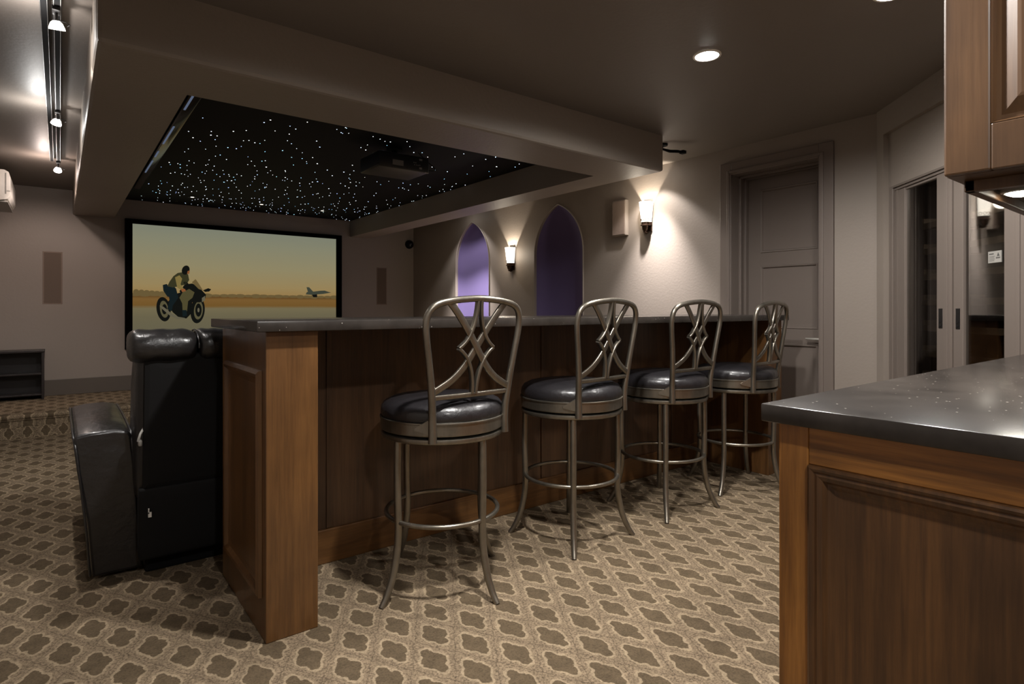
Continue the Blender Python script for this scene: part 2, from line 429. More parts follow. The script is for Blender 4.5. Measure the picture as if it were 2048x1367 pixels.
def wdoor(x0, x1, pull_x):
    st = .076; dm = MB(); z0, z1 = b0+.055, b1-.033
    dm.box(x0, x0+st, .006, .04, z0, z1, bev=.003); dm.box(x1-st, x1, .006, .04, z0, z1, bev=.003)
    dm.box(x0+st, x1-st, .012, .04, z1-.012, z1, bev=.002); dm.box(x0+st, x1-st, .006, .04, z0, z0+.07, bev=.003)
    do = dm.build('door', TRIM, wc)
    g = MB(); g.box(x0+st-.004, x1-st+.004, .020, .026, z0+.066, z1-.01); g.build('pane', GLASS, do)
    h = MB(); h.box(pull_x-.016, pull_x+.016, .0035, .0075, 1.0, 1.105, bev=.001)
    h.tube([(pull_x, .003, 1.012), (pull_x, .003, 1.018)], .006, 8); h.tube([(pull_x, .003, 1.032), (pull_x, .003, 1.04)], .006, 8)
    hh = h.build('pull', BLACK, do); hh['label'] = 'black flush pull'
    return do
wdoor(.168, .637, .594+.004); wdoor(.706, 1.147, .744); wdoor(1.216, a1-.037, 1.56)
# card stuck on the second door's glass
card = thing('paper_card', 'small white printed card on the glass of the wine cabinet', 'card', (AP[0], AP[1], 0), ROT)
cd = MB(); cd.box(.950, 1.038, .0165, .0196, 1.318, 1.372); cd.build('sheet', GREYP, card)
cd = MB(); INK = m_plain('ink', lin(70, 68, 66), .8)
cd.box(.957, .988, .0160, .0166, 1.357, 1.362)
for k in range(4): cd.box(.957, .996-.004*(k % 2), .0160, .0166, 1.347-.0065*k, 1.3485-.0065*k)
cd.prism([(1.010, 1.347), (1.028, 1.347), (1.018, 1.364)], .0160, .0166, M=Matrix(((1,0,0,0),(0,0,1,0),(0,1,0,0),(0,0,0,1))))
for k in range(4): cd.box(1.004+.007*k, 1.009+.007*k, .0160, .0166, 1.336, 1.343)
cd.build('printing', INK, card)

# soffit: a C-shaped dropped ring round the star ceiling
SX0, SX1, SY0, SZ = .106, 3.455, 2.66, 2.098
IX0, IX1, IY0 = .467, 3.155, 3.07
q = MB()
def outer_edge(e):
    a, b = e.verts
    m = (a.co+b.co)/2
    low = abs(a.co.z-SZ) < 1e-4 and abs(b.co.z-SZ) < 1e-4
    vert = abs(a.co.z-b.co.z) > .1
    return (low and (abs(m.y-SY0) < 1e-3 or abs(m.x-SX0) < 1e-3 or abs(m.x-SX1) < 1e-3)) or (vert and abs(m.y-SY0) < 1e-3)
q.prism([(SX0, SY0), (SX1, SY0), (SX1, YF), (IX1, YF), (IX1, IY0), (IX0, IY0), (IX0, YF), (SX0, YF)], SZ, HC+.02, bev=.018, bsel=outer_edge)
struct(q.build('trim_1', SOFF), 'dropped taupe soffit framing the star ceiling', 'soffit')
SZC = 2.315
sc_ = boxobj('ceiling_panel', STARM, IX0, IX1, IY0, YF, SZC, HC-.002)
struct(sc_, 'black star ceiling panel inside the dropped soffit', 'ceiling')
st = MB(); cnt = 0
tints = [(.75,.85,1), (.9,.95,1), (.45,.6,1), (.35,.7,1), (1,1,1)]
while cnt < 520:
    x = random.uniform(IX0+.2, IX1-.02); y = random.uniform(IY0+.05, YF-.03)
    # thicker towards the screen, like the photograph
    if random.random() > .35+.65*((y-IY0)/(YF-IY0)): continue
    r = random.choice([.0026,.0030,.0034,.0040])*(1.0 + .35*(random.random() < .08)); st.mi = random.choice([0,0,1,1,2,3,4])
    t = bmesh.new(); bmesh.ops.create_circle(t, cap_ends=True, segments=8, radius=r, matrix=Matrix.Translation((x, y, SZC-.0012)))
    st._merge(t); cnt += 1
o = st.build('star_lights', [m_emit('star_%d' % i, c+(1,), 5) for i, c in enumerate(tints)], sc_); o['kind'] = 'stuff'; o['label'] = 'fibre optic star points, white and blue'
# glossy black edge moulding along the left of the star panel, with bluish reflection streaks made as glowing bars
edge_mould = thing('gloss_edge', 'glossy black edge strip with painted bluish reflections beside the stars', 'edge moulding', (IX0, IY0, SZC))
GLOSSB = m_plain('glossy_black', lin(14, 14, 18), .12)
q = MB(); q.box(.10, .165, .0, YF-IY0-.9, -.03, -.001, bev=.012); q.build('channel', GLOSSB, edge_mould, 40)
STREAKM = m_emit('streak_blue', (.55,.68,1,1), .10)
for y0, y1 in ((.55, .85), (1.25, 1.75), (2.0, 2.2), (2.35, 2.85)):
    q = MB(); q.box(.110, .122, y0, y1, -.034, -.0295, bev=.002); q.build('lamp', STREAKM, edge_mould)  # dim emissive bars stand in for reflections on the moulding, not lamps

# stage in front of the screen
q = MB(); nose = [(STY-.012, STZ-.05)] + [(STY+.012-.03*math.cos(a), STZ-.025+.025*math.sin(a)) for a in [-.9, -.5, 0, .5, 1.0, 1.3, PI/2]] + [(YF, STZ), (YF, .1), (STY+.0, .1), (STY, STZ-.05)]
Mx = Matrix(((0,0,1,0),(1,0,0,0),(0,1,0,0),(0,0,0,1)))
stg = MB(); stg.prism(nose, XL, XR, M=Mx); so = stg.build('stage_platform', CARPET, None, 40)
struct(so, 'low carpeted stage step below the screen', 'stage')
rz = MB(); rz.box(XL, XR, STY+.001, STY+.05, 0, STZ-.04); rz.build('riser', RISERC, so)
q = MB(); q.box(XL, XR, YF-.018, YF, STZ, STZ+.165, bev=.004); struct(q.build('baseboard_front', DARKTRIM), 'dark baseboard along the screen wall', 'baseboard')
q = MB(); q.box(XR-.018, XR, 2.62, STY-.02, 0, .165, bev=.004); struct(q.build('baseboard_right', TRIM))

# ------------------------------------------------------------------ movie screen
scr = thing('movie_screen', 'wide projection screen in black velvet frame on the far wall', 'screen', (.564, YF, .66))
W_, H_ = 3.022-.564, 2.102-.66; fb = .07
q = MB()
for b in ((0, fb, 0, H_), (W_-fb, W_, 0, H_), (fb, W_-fb, 0, fb), (fb, W_-fb, H_-.05, H_)): q.box(b[0], b[1], -.045, -.002, b[2], b[3], bev=.004)
q.build('frame', VELV, scr)
def ramp_emit(name, stops, z0, z1):
    t = NT(name); sp = t.n('ShaderNodeSeparateXYZ'); c = t.n('ShaderNodeTexCoord'); t.l(c.outputs['Object'], sp.inputs[0])
    f = t.math('DIVIDE', t.math('SUBTRACT', sp.outputs['Z'], z0), z1-z0)
    nz = t.noise(t.coord((.6, 1, 9)), 3.0, 3)
    f = t.math('ADD', f, t.math('MULTIPLY', t.math('SUBTRACT', nz, .5), .05))
    col = t.ramp(f, stops); e = t.n('ShaderNodeEmission'); t.l(col, e.inputs[0]); e.inputs[1].default_value = .47
    t.l(e.outputs[0], t.out.inputs[0]); return t.m
hz = 1.262-.66           # horizon height in the picture
PM = [ramp_emit('pic_sky', [(0, lin(166,135,84)), (.12, lin(168,145,98)), (.4, lin(160,150,114)), (.75, lin(148,147,122)), (1, lin(136,140,124))], hz, H_),
      ramp_emit('pic_ground', [(0, lin(108,104,84)), (.55, lin(118,110,84)), (.72, lin(128,118,88)), (.78, lin(126,94,48)), (.92, lin(134,100,54)), (1, lin(92,66,36))], fb, hz),
      m_emit('pic_dark', lin(22, 23, 20), .47), m_emit('pic_coat', lin(62, 60, 38), .47), m_emit('pic_skin', lin(150, 92, 54), .47), m_emit('pic_trouser', lin(84, 78, 50), .52),
      m_emit('pic_haze', lin(116, 98, 62), .47), m_emit('pic_jet', lin(70, 74, 62), .47), m_emit('pic_steel', lin(110, 104, 84), .47), m_emit('pic_navy', lin(24, 34, 36), .47), m_emit('pic_hubs', lin(98, 92, 66), .47), m_emit('pic_cloth', lin(140, 122, 70), .47)]
q = MB()
def pp(pts, mi, k=0): q.mi = mi; q.poly([(x, -.010-.0006*k, z) for x, z in pts])
x0, x1, z0, z1 = fb-.004, W_-fb+.004, fb-.004, H_-.046
pp([(x0, hz), (x1, hz-.0), (x1, z1), (x0, z1)], 0); pp([(x0, z0), (x1, z0), (x1, hz), (x0, hz)], 1)
def ell(cx, cz, rx, rz, mi, k, n=24, tilt=0):
    pp([(cx+rx*math.cos(a)*math.cos(tilt)-rz*math.sin(a)*math.sin(tilt), cz+rx*math.cos(a)*math.sin(tilt)+rz*math.sin(a)*math.cos(tilt)) for a in [2*PI*i/n for i in range(n)]], mi, k)
# far tree line and sheds
for i in range(26):
    x = x0+.03+i*(x1-x0-.06)/25; ell(x, hz+.004, .05+.02*random.random(), .012+.014*random.random(), 6, 1, 12)
for i in range(6): ell(x0+.04+i*.05, hz+.03, .03, .035-.004*i, 6, 1, 12)
# a small plane waiting far away
jx, jz = 2.01, hz+.035
pp([(jx-.03, jz), (jx-.015, jz+.032), (jx+.08, jz+.04), (jx+.16, jz+.052), (jx+.22, jz+.056), (jx+.27, jz+.040), (jx+.31, jz+.030), (jx+.2, jz+.010), (jx+.05, jz-.004)], 7, 2)
pp([(jx, jz+.03), (jx-.02, jz+.095), (jx+.015, jz+.095), (jx+.07, jz+.036)], 7, 2); pp([(jx+.05, jz), (jx+.07, jz-.035), (jx+.12, jz-.035), (jx+.12, jz+.005)], 2, 2)
# motorbike and rider seen from three quarter front: local frame, 1 unit = bike length
bx0, bz0, S, SZ_ = .295, .29, .555, .65
def B(pts, mi, k): pp([(bx0+S*x, bz0+SZ_*z) for x, z in pts], mi, k)
def BE(cx, cz, rx, rz, mi, k, tilt=0): ell(bx0+S*cx, bz0+SZ_*cz, S*rx, SZ_*rz, mi, k, 28, tilt)
BE(.135, .235, .125, .215, 2, 2, .12); BE(.145, .235, .075, .150, 10, 3, .12); BE(.15, .235, .045, .09, 2, 4)
BE(.76, .215, .135, .235, 2, 2, -.08); BE(.775, .215, .085, .165, 10, 3, -.08); BE(.775, .22, .06, .12, 2, 4); BE(.775, .22, .02, .04, 8, 5)
B([(.2,.35),(.3,.18),(.42,.08),(.55,.07),(.64,.16),(.66,.42),(.5,.55),(.32,.50)], 2, 4)
B([(.06,.30),(.13,.28),(.28,.16),(.40,.10),(.52,.08),(.52,.055),(.38,.06),(.25,.12),(.11,.24)], 8, 5)
B([(.12,.66),(.19,.68),(.27,.58),(.26,.44),(.20,.46),(.13,.56)], 9, 5)
B([(.42,.56),(.52,.68),(.66,.70),(.80,.62),(.92,.50),(.90,.42),(.80,.36),(.66,.36),(.5,.40)], 2, 5)
B([(.65,.72),(.72,.78),(.78,.70),(.86,.58),(.78,.60)], 6, 6)
B([(.84,.44),(.90,.48),(.90,.40),(.84,.36)], 8, 6)
B([(.86,.58),(.96,.62),(1.02,.60),(.98,.56),(.90,.55)], 2, 6); BE(.54, .70, .05, .025, 2, 7, -.5)
# rider: leaning forward, dark helmet, plain jacket
B([(.20,.62),(.26,.70),(.36,.60),(.40,.44),(.30,.30),(.28,.20),(.20,.24),(.24,.40)], 9, 6)
B([(.42,.44),(.48,.54),(.60,.60),(.70,.54),(.66,.44),(.58,.38),(.56,.20),(.48,.18),(.47,.34)], 5, 7)
B([(.47,.22),(.55,.22),(.56,.12),(.48,.10)], 9, 8)
B([(.20,.64),(.24,.72),(.31,.82),(.39,.88),(.50,.90),(.58,.86),(.60,.76),(.55,.68),(.40,.64),(.30,.62)], 3, 7)
B([(.34,.80),(.42,.84),(.47,.78),(.44,.68),(.50,.60),(.46,.57),(.38,.62)], 11, 8)
B([(.44,.60),(.52,.60),(.54,.56),(.47,.54)], 4, 9)
BE(.535, .935, .070, .085, 2, 9, -.3); B([(.57,.92),(.61,.93),(.60,.87),(.56,.87)], 4, 10)
q.build('picture', PM, scr)

# ------------------------------------------------------------------ bar
bar = thing('bar_cabinet', 'long dark wood bar with thick end posts behind the stools', 'bar', (.534, 2.007, 0))
BL, BD, BZ = 3.345, .643, 1.027
PWD = .173
def pillar(x0, mirror):
    q = MB(); q.box(x0, x0+PWD, 0, BD, 0, BZ, bev=.003); p = q.build('end_post', BARV, bar)
    if not mirror:
        q = MB()
        q.panel((x0, BD-.087, .135), (0,-1,0), (0,0,1), (-1,0,0), BD-.087-.045, .76, [(0,.0005),(.002,.012),(.012,.018),(.022,.016),(.034,.004),(.04,.003),(.05,-.0-.002+.0035)])
        o = q.build('panel_moulding', BARV, p); o['label'] = 'raised rectangular moulding'
    return p
pillar(0, False); pillar(BL-PWD, True)
q = MB(); yy = .492
q.box(PWD, BL-PWD, yy, yy+.03, 0, BZ)
q.build('front_panel', BARD, bar)
for x in (.40-.02, 1.61, 2.79):
    q = MB(); q.box(x, x+.028, yy-.008, yy+.001, .15, BZ-.002, bev=.003); q.build('batten', BARD, bar)
q = MB(); q.box(PWD, BL-PWD, yy-.014, yy+.001, 0, .148, bev=.004); q.build('base_board', BARX, bar)
q = MB(); q.box(PWD, BL-PWD, BD-.03, BD, 0, BZ); q.build('back_panel', BARV, bar)
ct = MB(); ct.box(.497, 3.915, 1.972, 2.690, BZ, BZ+.036, bev=.004)
tag(ct.build('bar_countertop', STONE, None, 30), 'long dark speckled stone top resting on the bar', 'countertop')

# ------------------------------------------------------------------ bar stools
def arc_pts(c, n, f): return [f(i/n) for i in range(n+1)]
def bez(p0, p1, p2, n=10): return [((1-t)**2*p0[0]+2*t*(1-t)*p1[0]+t*t*p2[0], (1-t)**2*p0[1]+2*t*(1-t)*p1[1]+t*t*p2[1]) for t in [i/n for i in range(n+1)]]
def catmull(P, n=6):
    P = [Vector(p) for p in P]; out = []
    for i in range(len(P)-1):
        a, b, c, d = P[max(i-1,0)], P[i], P[i+1], P[min(i+2,len(P)-1)]
        for k in range(n):
            t = k/n; out.append(.5*((2*b)+(c-a)*t+(2*a-5*b+4*c-d)*t*t+(3*b-a-3*c+d)*t**3))
    return out+[P[-1]]
def back(u, v):                          # point on the reclined, slightly dished back
    return (u, -.203-.052*max(0, (v-.70)/.45) + .35*(u*u), v)
def back2(u, v):
    x, y, z = back(u, v); return (x, y, z)
def make_stool():
    r = thing('bar_stool', '', 'bar stool', (0,0,0), 0, 'bar stools along the bar')
    q = MB(); q.lathe([(0,.672),(.236,.672),(.243,.682),(.247,.698),(.244,.718),(.232,.735),(.205,.748),(.15,.757),(.08,.761),(0,.762)], seg=56)
    q.build('seat_cushion', SEATL, r, 180)
    q = MB(); q.lathe([(.20,.632),(.244,.632),(.247,.636),(.247,.674),(.250,.676),(.250,.681),(.246,.683),(.236,.680),(.20,.678)], seg=56); q.build('seat_band', PEWTER, r, 35)
    q = MB(); q.lathe([(0,.600),(.236,.600),(.243,.604),(.246,.612),(.244,.620),(.236,.624),(.10,.624),(.10,.633),(0,.633)], seg=56); q.build('swivel_plate', PEWTER, r, 35)
    prof = catmull([(.226,.603),(.228,.45),(.226,.33),(.224,.27),(.230,.19),(.250,.10),(.278,.035),(.302,.0)], 5)
    for k in range(4):
        q = MB(); q.tube([(p[0], 0, p[1]) for p in prof], [.0145]*(len(prof)-12)+[.0145-.0035*i/11 for i in range(12)], 12)
        o = q.build('leg', PEWTER, r, 60); o.rotation_euler = (0, 0, PI/4+k*PI/2)
    q = MB(); q.tube([(.224*math.cos(2*PI*i/56), .224*math.sin(2*PI*i/56), .295) for i in range(56)], .0092, 10, True); q.build('footrest_ring', PEWTER, r, 60)
    half = [(.168,.612),(.169,.70),(.179,.80),(.196,.91),(.212,1.0),(.216,1.05),(.206,1.092),(.176,1.118),(.118,1.132),(.05,1.139),(0,1.141)]
    full = catmull([Vector(back(-u, v)) for u, v in half] + [Vector(back(u, v)) for u, v in half[-2::-1]], 4)
    n = len(full); rad = [.0128+.0035*max(0, 1-min(i, n-1-i)/12) for i in range(n)]
    q = MB(); q.tube(full, rad, 12); q.build('back_frame', PEWTER, r, 60)
    nrm = (0, 1, .11)
    st_ = catmull([(-.172,.797,0),(-.10,.838,0),(-.048,.888,0),(0,.957,0),(.05,1.030,0),(.098,1.092,0),(.130,1.128,0)], 4)
    for sgn in (1, -1):
        q = MB(); off = .002*sgn
        q.strap([Vector(back(sgn*p[0], p[1]))+Vector((0, off, 0)) for p in st_], .026, .012, nrm); q.build('back_strap', PEWTER, r, 50)
    for sgn in (1, -1):
        for top in (1, 0):
            P = bez((.0075,1.134),(.010,1.00),(.079,.957)) if top else bez((.079,.955),(.010,.912),(.0075,.782))
            q = MB(); q.strap([back(sgn*a, b) for a, b in P], .0115, .022, nrm); q.build('lattice_bar', PEWTER, r, 50)
    q = MB(); q.strap([back(-.170+.34*i/8, .778) for i in range(9)], .019, .013, nrm); q.build('cross_bar', PEWTER, r, 50)
    for sgn in (1, -1):
        q = MB(); t = bmesh.new()
        P = [(sgn*.170,-.196,.640),(sgn*.170,-.196,.706),(sgn*.212,-.138,.664),(sgn*.212,-.138,.656)]
        a = [t.verts.new(p) for p in P]; b = [t.verts.new((p[0]*.975, p[1]*.95, p[2])) for p in P]
        t.faces.new(a); t.faces.new(b[::-1])
        for k in range(4): t.faces.new((a[k], b[k], b[(k+1) % 4], a[(k+1) % 4]))
        q._merge(t); q.build('bracket', PEWTER, r)
    return r
STOOLS = [((1.232, 2.050), 2, -33.7, 'metal bar stool nearest the camera, beside the lit end post'),
          ((1.984, 2.083), 5, 4, 'second bar stool from the camera, in front of the dark arch'),
          ((2.690, 2.080), 0, -3, 'third bar stool from the camera, below the brighter wall sconce'),
          ((3.365, 2.040), 5, -30, 'farthest bar stool, in front of the grey door')]
base = make_stool()
for i, ((x, y), sr, br, lab) in enumerate(STOOLS):
    o = base if i == 0 else copy_tree(base)
    o.location = (x, y, 0); o.rotation_euler = (0, 0, math.radians(sr)); o['label'] = lab
    k = 0
    for c in o.children:
        if c.name.startswith('leg'):
            c.rotation_euler = (0, 0, math.radians(br-sr)+PI/4+k*PI/2); k += 1

# ------------------------------------------------------------------ recliner (back to the camera)
rc = thing('recliner', 'black leather recliner seen from behind at the end of the bar', 'recliner', (.22, 2.70, 0))
def soft(name, mat, boxes, lv=2, parent=rc, f=None):
    q = MB()
    for b in boxes: q.box(*b[:6], bev=b[6] if len(b) > 6 else .02, seg=2)
    if f:
        for v in q.bm.verts: v.co = f(v.co)
    o = q.build(name, mat, parent, 180); subsurf(o, 1); return o
def arm(x0, side):
    t = bmesh.new()
    q = MB(); n = 8; L = .76; y0 = .185
    # cross sections along the arm, top rolled and padded
    rings = []
    for j in range(n+1):
        yy = y0+L*j/n; top = .612+.016*j/n+.008*math.sin(PI*j/n)
        if j in (0, n): top -= .010
        w = .178
        sec = [(0,.02),(0,.25),(-.012,.45),(-.012,top-.024),(-.004,top-.004),(.05,top+.006),(w-.05,top+.008),(w-.002,top-.002),(w+.006,top-.024),(w+.004,.45),(w,.25),(w,.02)]
        rings.append([t.verts.new((x0+a-.055*side*(z/.62)**1.3, yy+(.03*(z/.6) if j == 0 else 0)*-.6, z)) for a, z in sec])
    m = len(rings[0])
    for A, Bq in zip(rings, rings[1:]):
        for k in range(m): t.faces.new((A[k], A[(k+1) % m], Bq[(k+1) % m], Bq[k]))
    t.faces.new(rings[0]); t.faces.new(rings[-1])
    q._merge(t); o = q.build('armrest', LEATH, rc, 50)
    e = o.modifiers.new('b', 'BEVEL'); e.width = .012; e.segments = 3; e.limit_method = 'ANGLE'; e.angle_limit = math.radians(50)
    pi = MB()
    for k in (3, 8):
        pi.tube([Vector(r_)+Vector((.0, 0, .002)) for r_ in PIP[k]], .0045, 6)
    p = pi.build('piping', LEATH, o, 60); return o
def arm_pts(x0, side):
    P = {3: [], 8: []}
    for j in range(9):
        yy = .185+.76*j/8; top = .612+.016*j/8+.008*math.sin(PI*j/8)-(.010 if j in (0, 8) else 0); w = .178
        for k, (a, z) in ((3, (-.009, top-.010)), (8, (w+.004, top-.010))):
            P[k].append((x0+a-.055*side*(z/.62)**1.3, yy, z))
        if j == 0:
            for k in (3, 8):
                a = -.006 if k == 3 else w+.002
                low = [(x0+a-.055*side*(zz/.62)**1.3, yy-.006-.018*(zz/.6), zz) for zz in (.03, .2, .4, .54)]
                P[k] = low+P[k]
    return P
PIP = arm_pts(-.118, 1); arm(-.118, 1); PIP = arm_pts(.628, -1); arm(.628, -1)
lean = lambda c: Vector((c.x, c.y-.10*max(0, c.z-.35)+.0, c.z))
soft('backrest', LEATH, [(.012, .615, .11, .34, .30, .93, .05)], f=lean)
rp = MB()
rp.panel((.045, .108, .365), (1,0,0), (0,0,1), (0,-1,0), .545, .555, [(0,0),(.004,.010),(.02,.014),(.06,.016)])
for v in rp.bm.verts: v.co = lean(v.co)
o = rp.build('back_cover', NYLON, rc); o['label'] = 'flat black cloth panel over the back'
# head roll in two stitched sections
def headroll(x0, x1):
    t = bmesh.new(); rings = []; n = 10
    for j in range(n+1):
        x = x0+(x1-x0)*j/n; e = min(j, n-j)/n; sq = 1-.16*max(0, 1-e*7)
        pr = []
        for k in range(20):
            a = 2*PI*k/20; cx, cz = .185, .950
            ry = .135*sq; rz_ = .070*sq
            ca, sa = math.cos(a), math.sin(a)
            pr.append(t.verts.new((x, cx+ry*math.copysign(abs(ca)**.75, ca), cz+rz_*math.copysign(abs(sa)**.75, sa)+.006*math.sin(j*1.9+k)*.6)))
        rings.append(pr)
    for A, Bq in zip(rings, rings[1:]):
        for k in range(20): t.faces.new((A[k], A[(k+1) % 20], Bq[(k+1) % 20], Bq[k]))
    t.faces.new(rings[0]); t.faces.new(rings[-1])
    for v in t.verts: v.co.y -= .055
    q = MB(); q._merge(t); o = q.build('head_roll', LEATH, rc, 180); subsurf(o, 1)
    q = MB(); q.tube([(x1-.0015, .130+.119*math.cos(a), .950+.063*math.sin(a)) for a in [PI*(.15+.9*i/14) for i in range(15)]], .004, 6); q.build('seam', LEATH, o, 60)
headroll(-.006, .240); headroll(.237, .40); headroll(.397, .634)
soft('skirt', NYLON, [(.03, .60, .085, .16, .075, .372, .012)])
soft('seat_cushion', LEATH, [(.07, .555, .30, .98, .30, .47, .05)])
soft('footrest', LEATH, [(.075, .55, .98, 1.10, .08, .43, .04)])
q = MB(); q.box(.06, .565, .16, 1.0, 0, .30, bev=.01); q.build('base', MATTE, rc)
q = MB(); q.tube([(.052, .10, .62), (.035, .065, .60), (.028, .07, .57)], .005, 8); q.box(.028, .042, .06, .085, .55, .575, bev=.005); q.build('hinge', GREYP, rc, 50)
q = MB(); q.box(.063, .075, .075, .083, .255, .275); q.box(.063, .067, .075, .083, .27, .29); q.build('clip', WHITE, rc)

# ------------------------------------------------------------------ kitchen peninsula on the right
PX, PYF = 1.125, .588
pe = thing('kitchen_cabinet', 'brown wood cabinet end with framed panel under the near countertop', 'cabinet', (PX, PYF, 0))
ZC = .879
def wallx(y): return AP[0]-(AP[1]-y)-.05       # angled wall position at y
q = MB()
q.prism([(.02, -.62), (wallx(-.03)-PX, -.62), (wallx(PYF-.03)-PX-.03, 0-.03), (wallx(PYF)-PX-.03, -.001), (.02, -.001)], .0, ZC)
q.build('carcass', ISLV, pe)
sw = .058; pw = .62
q = MB(); q.box(0, .021, -sw, 0, 0, ZC, bev=.003); q.build('stile', ISLV, pe)
q = MB(); q.box(0, .021, -pw, -pw+sw, 0, ZC, bev=.003); q.build('stile', ISLV, pe)
q = MB(); q.box(.001, .021, -pw+sw, -sw, ZC-.073, ZC, bev=.002); q.build('rail', ISLY, pe)
q = MB(); q.box(.001, .021, -pw+sw, -sw, 0, .12, bev=.002); q.build('rail', ISLY, pe)
q = MB()
q.panel((.001, -sw, .12), (0,-1,0), (0,0,1), (-1,0,0), pw-2*sw, ZC-.073-.12, [(0,-.004),(.001,.007),(.005,.010),(.010,.007),(.013,.004),(.018,.006),(.026,.002),(.032,-.007),(.036,-.008),(.042,-.012),(.05,-.014),(.06,-.0145)])
o = q.build('panel', ISLP, pe); o['label'] = 'darker recessed panel with stepped moulding'
q = MB()
q.prism([(1.100, -.06), (wallx(-.06)+.015, -.06), (wallx(.612)+.015, .612), (1.100, .612)], ZC, .914, bev=.0035)
tag(q.build('kitchen_countertop', STONE, None, 30), 'dark stone countertop in the right foreground', 'countertop')

UX, UY, UZ = 1.420, .398, 1.370
rack_fill = bpy.data.lights.new('bulb', 'POINT'); rack_fill.energy = 1.8; rack_fill.color = (1,.95,.88); rack_fill.shadow_soft_size = .01  # added hidden light to brighten the wine racks, no fitting there
rack_fill_obj = bpy.data.objects.new('bulb', rack_fill); COL.objects.link(rack_fill_obj); rack_fill_obj.parent = wc; rack_fill_obj.location = (.655, .14, 1.78)
up = thing('upper_cabinet', 'brown wood wall cabinet hanging at the top right corner', 'cabinet', (UX, UY, UZ))
UH = HC-UZ
q = MB(); q.box(.018, 1.45, -.32, -.001, .0, UH); 
q.build('carcass', UPV, up)
q = MB(); q.box(0, .018, -.076, 0, 0, UH, bev=.004); q.build('stile', UPV, up)
q = MB(); q.box(0, .018, -.32, -.26, 0, UH, bev=.003); q.build('stile', UPV, up)
q = MB(); q.box(.0005, .018, -.26, -.076, 0, .090, bev=.003); q.build('rail', UPV, up)
q = MB(); q.box(.0005, .018, -.26, -.076, UH-.08, UH, bev=.003); q.build('rail', UPV, up)
q = MB()
q.panel((.0005, -.076, .09), (0,-1,0), (0,0,1), (-1,0,0), .184, UH-.17, [(0,0),(.003,-.004),(.006,-.012),(.014,-.012),(.040,.002),(.046,.003),(.05,.003)])
q.build('raised_panel', UPV, up)
q = MB()
q.box(.085, .105, -.30, -.012, -.024, .001, bev=.003); q.box(.085, 1.45, -.032, -.012, -.024, .001, bev=.003); q.box(.085, 1.45, -.31, -.29, -.024, .001, bev=.003)
q.build('light_rail', UPV, up)
ul = thing('under_cabinet_light', 'small glowing puck light beneath the hanging cabinet', 'light', (UX+.25, UY-.075, UZ))
q = MB(); q.lathe([(0,-.002),(.038,-.002),(.038,-.012),(.032,-.014)], seg=24); q.build('housing', GREYP, ul, 40)
q = MB(); q.lathe([(0,-.022),(.018,-.0205),(.028,-.016),(.031,-.012),(0,-.012)], seg=24); q.build('lens', UNDERL, ul)
ul2 = copy_tree(ul); ul2.location = (UX+.75, UY-.075, UZ); ul2['label'] = 'puck light beneath the hanging cabinet, the one deeper in'

# ------------------------------------------------------------------ wall fittings
GL = NT('sconce_glass')
em = GL.n('ShaderNodeEmission'); em.inputs[0].default_value = (1, .90, .76, 1); em.inputs[1].default_value = 2.4
GL.l(em.outputs[0], GL.out.inputs[0]); SGL = GL.m
def make_sconce(name, loc, label):
    t = thing(name, label, 'wall sconce', loc, 0, 'wall sconces on the side wall')
    # origin on the wall at shade mid; -x is into the room
    q = MB(); q.box(-.014, 0, -.045, .045, -.15, .118, bev=.006); q.tube([(-.01, 0, -.15), (-.03, 0, -.158), (-.058, 0, -.150)], .012, 8)
    q.build('back_plate', BRONZE, t, 40)
    def ring(zs, a, b, th, n=18):
        tm = bmesh.new(); R_ = []
        for z, r in zs:
            o_ = [tm.verts.new((-.012-(a*r)*math.sin(x), b*r*math.cos(x), z)) for x in [PI*i/n for i in range(n+1)]]
            R_.append(o_)
        for A, Bq in zip(R_, R_[1:]):
            for k in range(n): tm.faces.new((A[k], A[k+1], Bq[k+1], Bq[k]))
        return tm
    q = MB(); tm = ring([(-.075,.75),(-.02,.84),(.05,.95),(.108,1.05)], .085, .060, .003); q._merge(tm)
    o = q.build('shade', SGL, t, 180); m = o.modifiers.new('s', 'SOLIDIFY'); m.thickness = .004; m.offset = -1
    q = MB(); tm = ring([(-.098,.70),(-.070,.765)], .088, .062, .003); q._merge(tm); q.lathe([(0,-.100),(.045,-.100),(.045,-.094),(0,-.094)], (-.04,0,0), 20)
    # pierced scroll band
    for i in range(7):
        x = PI*(i+.5)/7; zc = -.052
        cen = Vector((-.012-.085*.80*math.sin(x)-.003, .060*.80*math.cos(x)*1.04, zc)); tg = Vector((-math.cos(x)*.085, -math.sin(x)*.060, 0)).normalized()
        q.tube([cen+tg*.009*math.cos(a)+Vector((0,0,.012))*math.sin(a) for a in [2*PI*k/12 for k in range(12)]], .0022, 5, True)
    q.build('band', BRONZE, t, 40)
    q = MB(); q.lathe([(0,-.150),(.016,-.148),(.026,-.130),(.030,-.100),(0,-.098)], (-.046,0,0), 20); q.build('cup', BRONZE, t, 60)
    return t
SCON = [((XR, 3.345, 1.940), 'lit wall sconce nearer the door, higher of the two'), ((XR, 5.31, 1.703), 'lit wall sconce between the two arched niches')]
for loc, lab in SCON: make_sconce('wall_sconce', loc, lab)

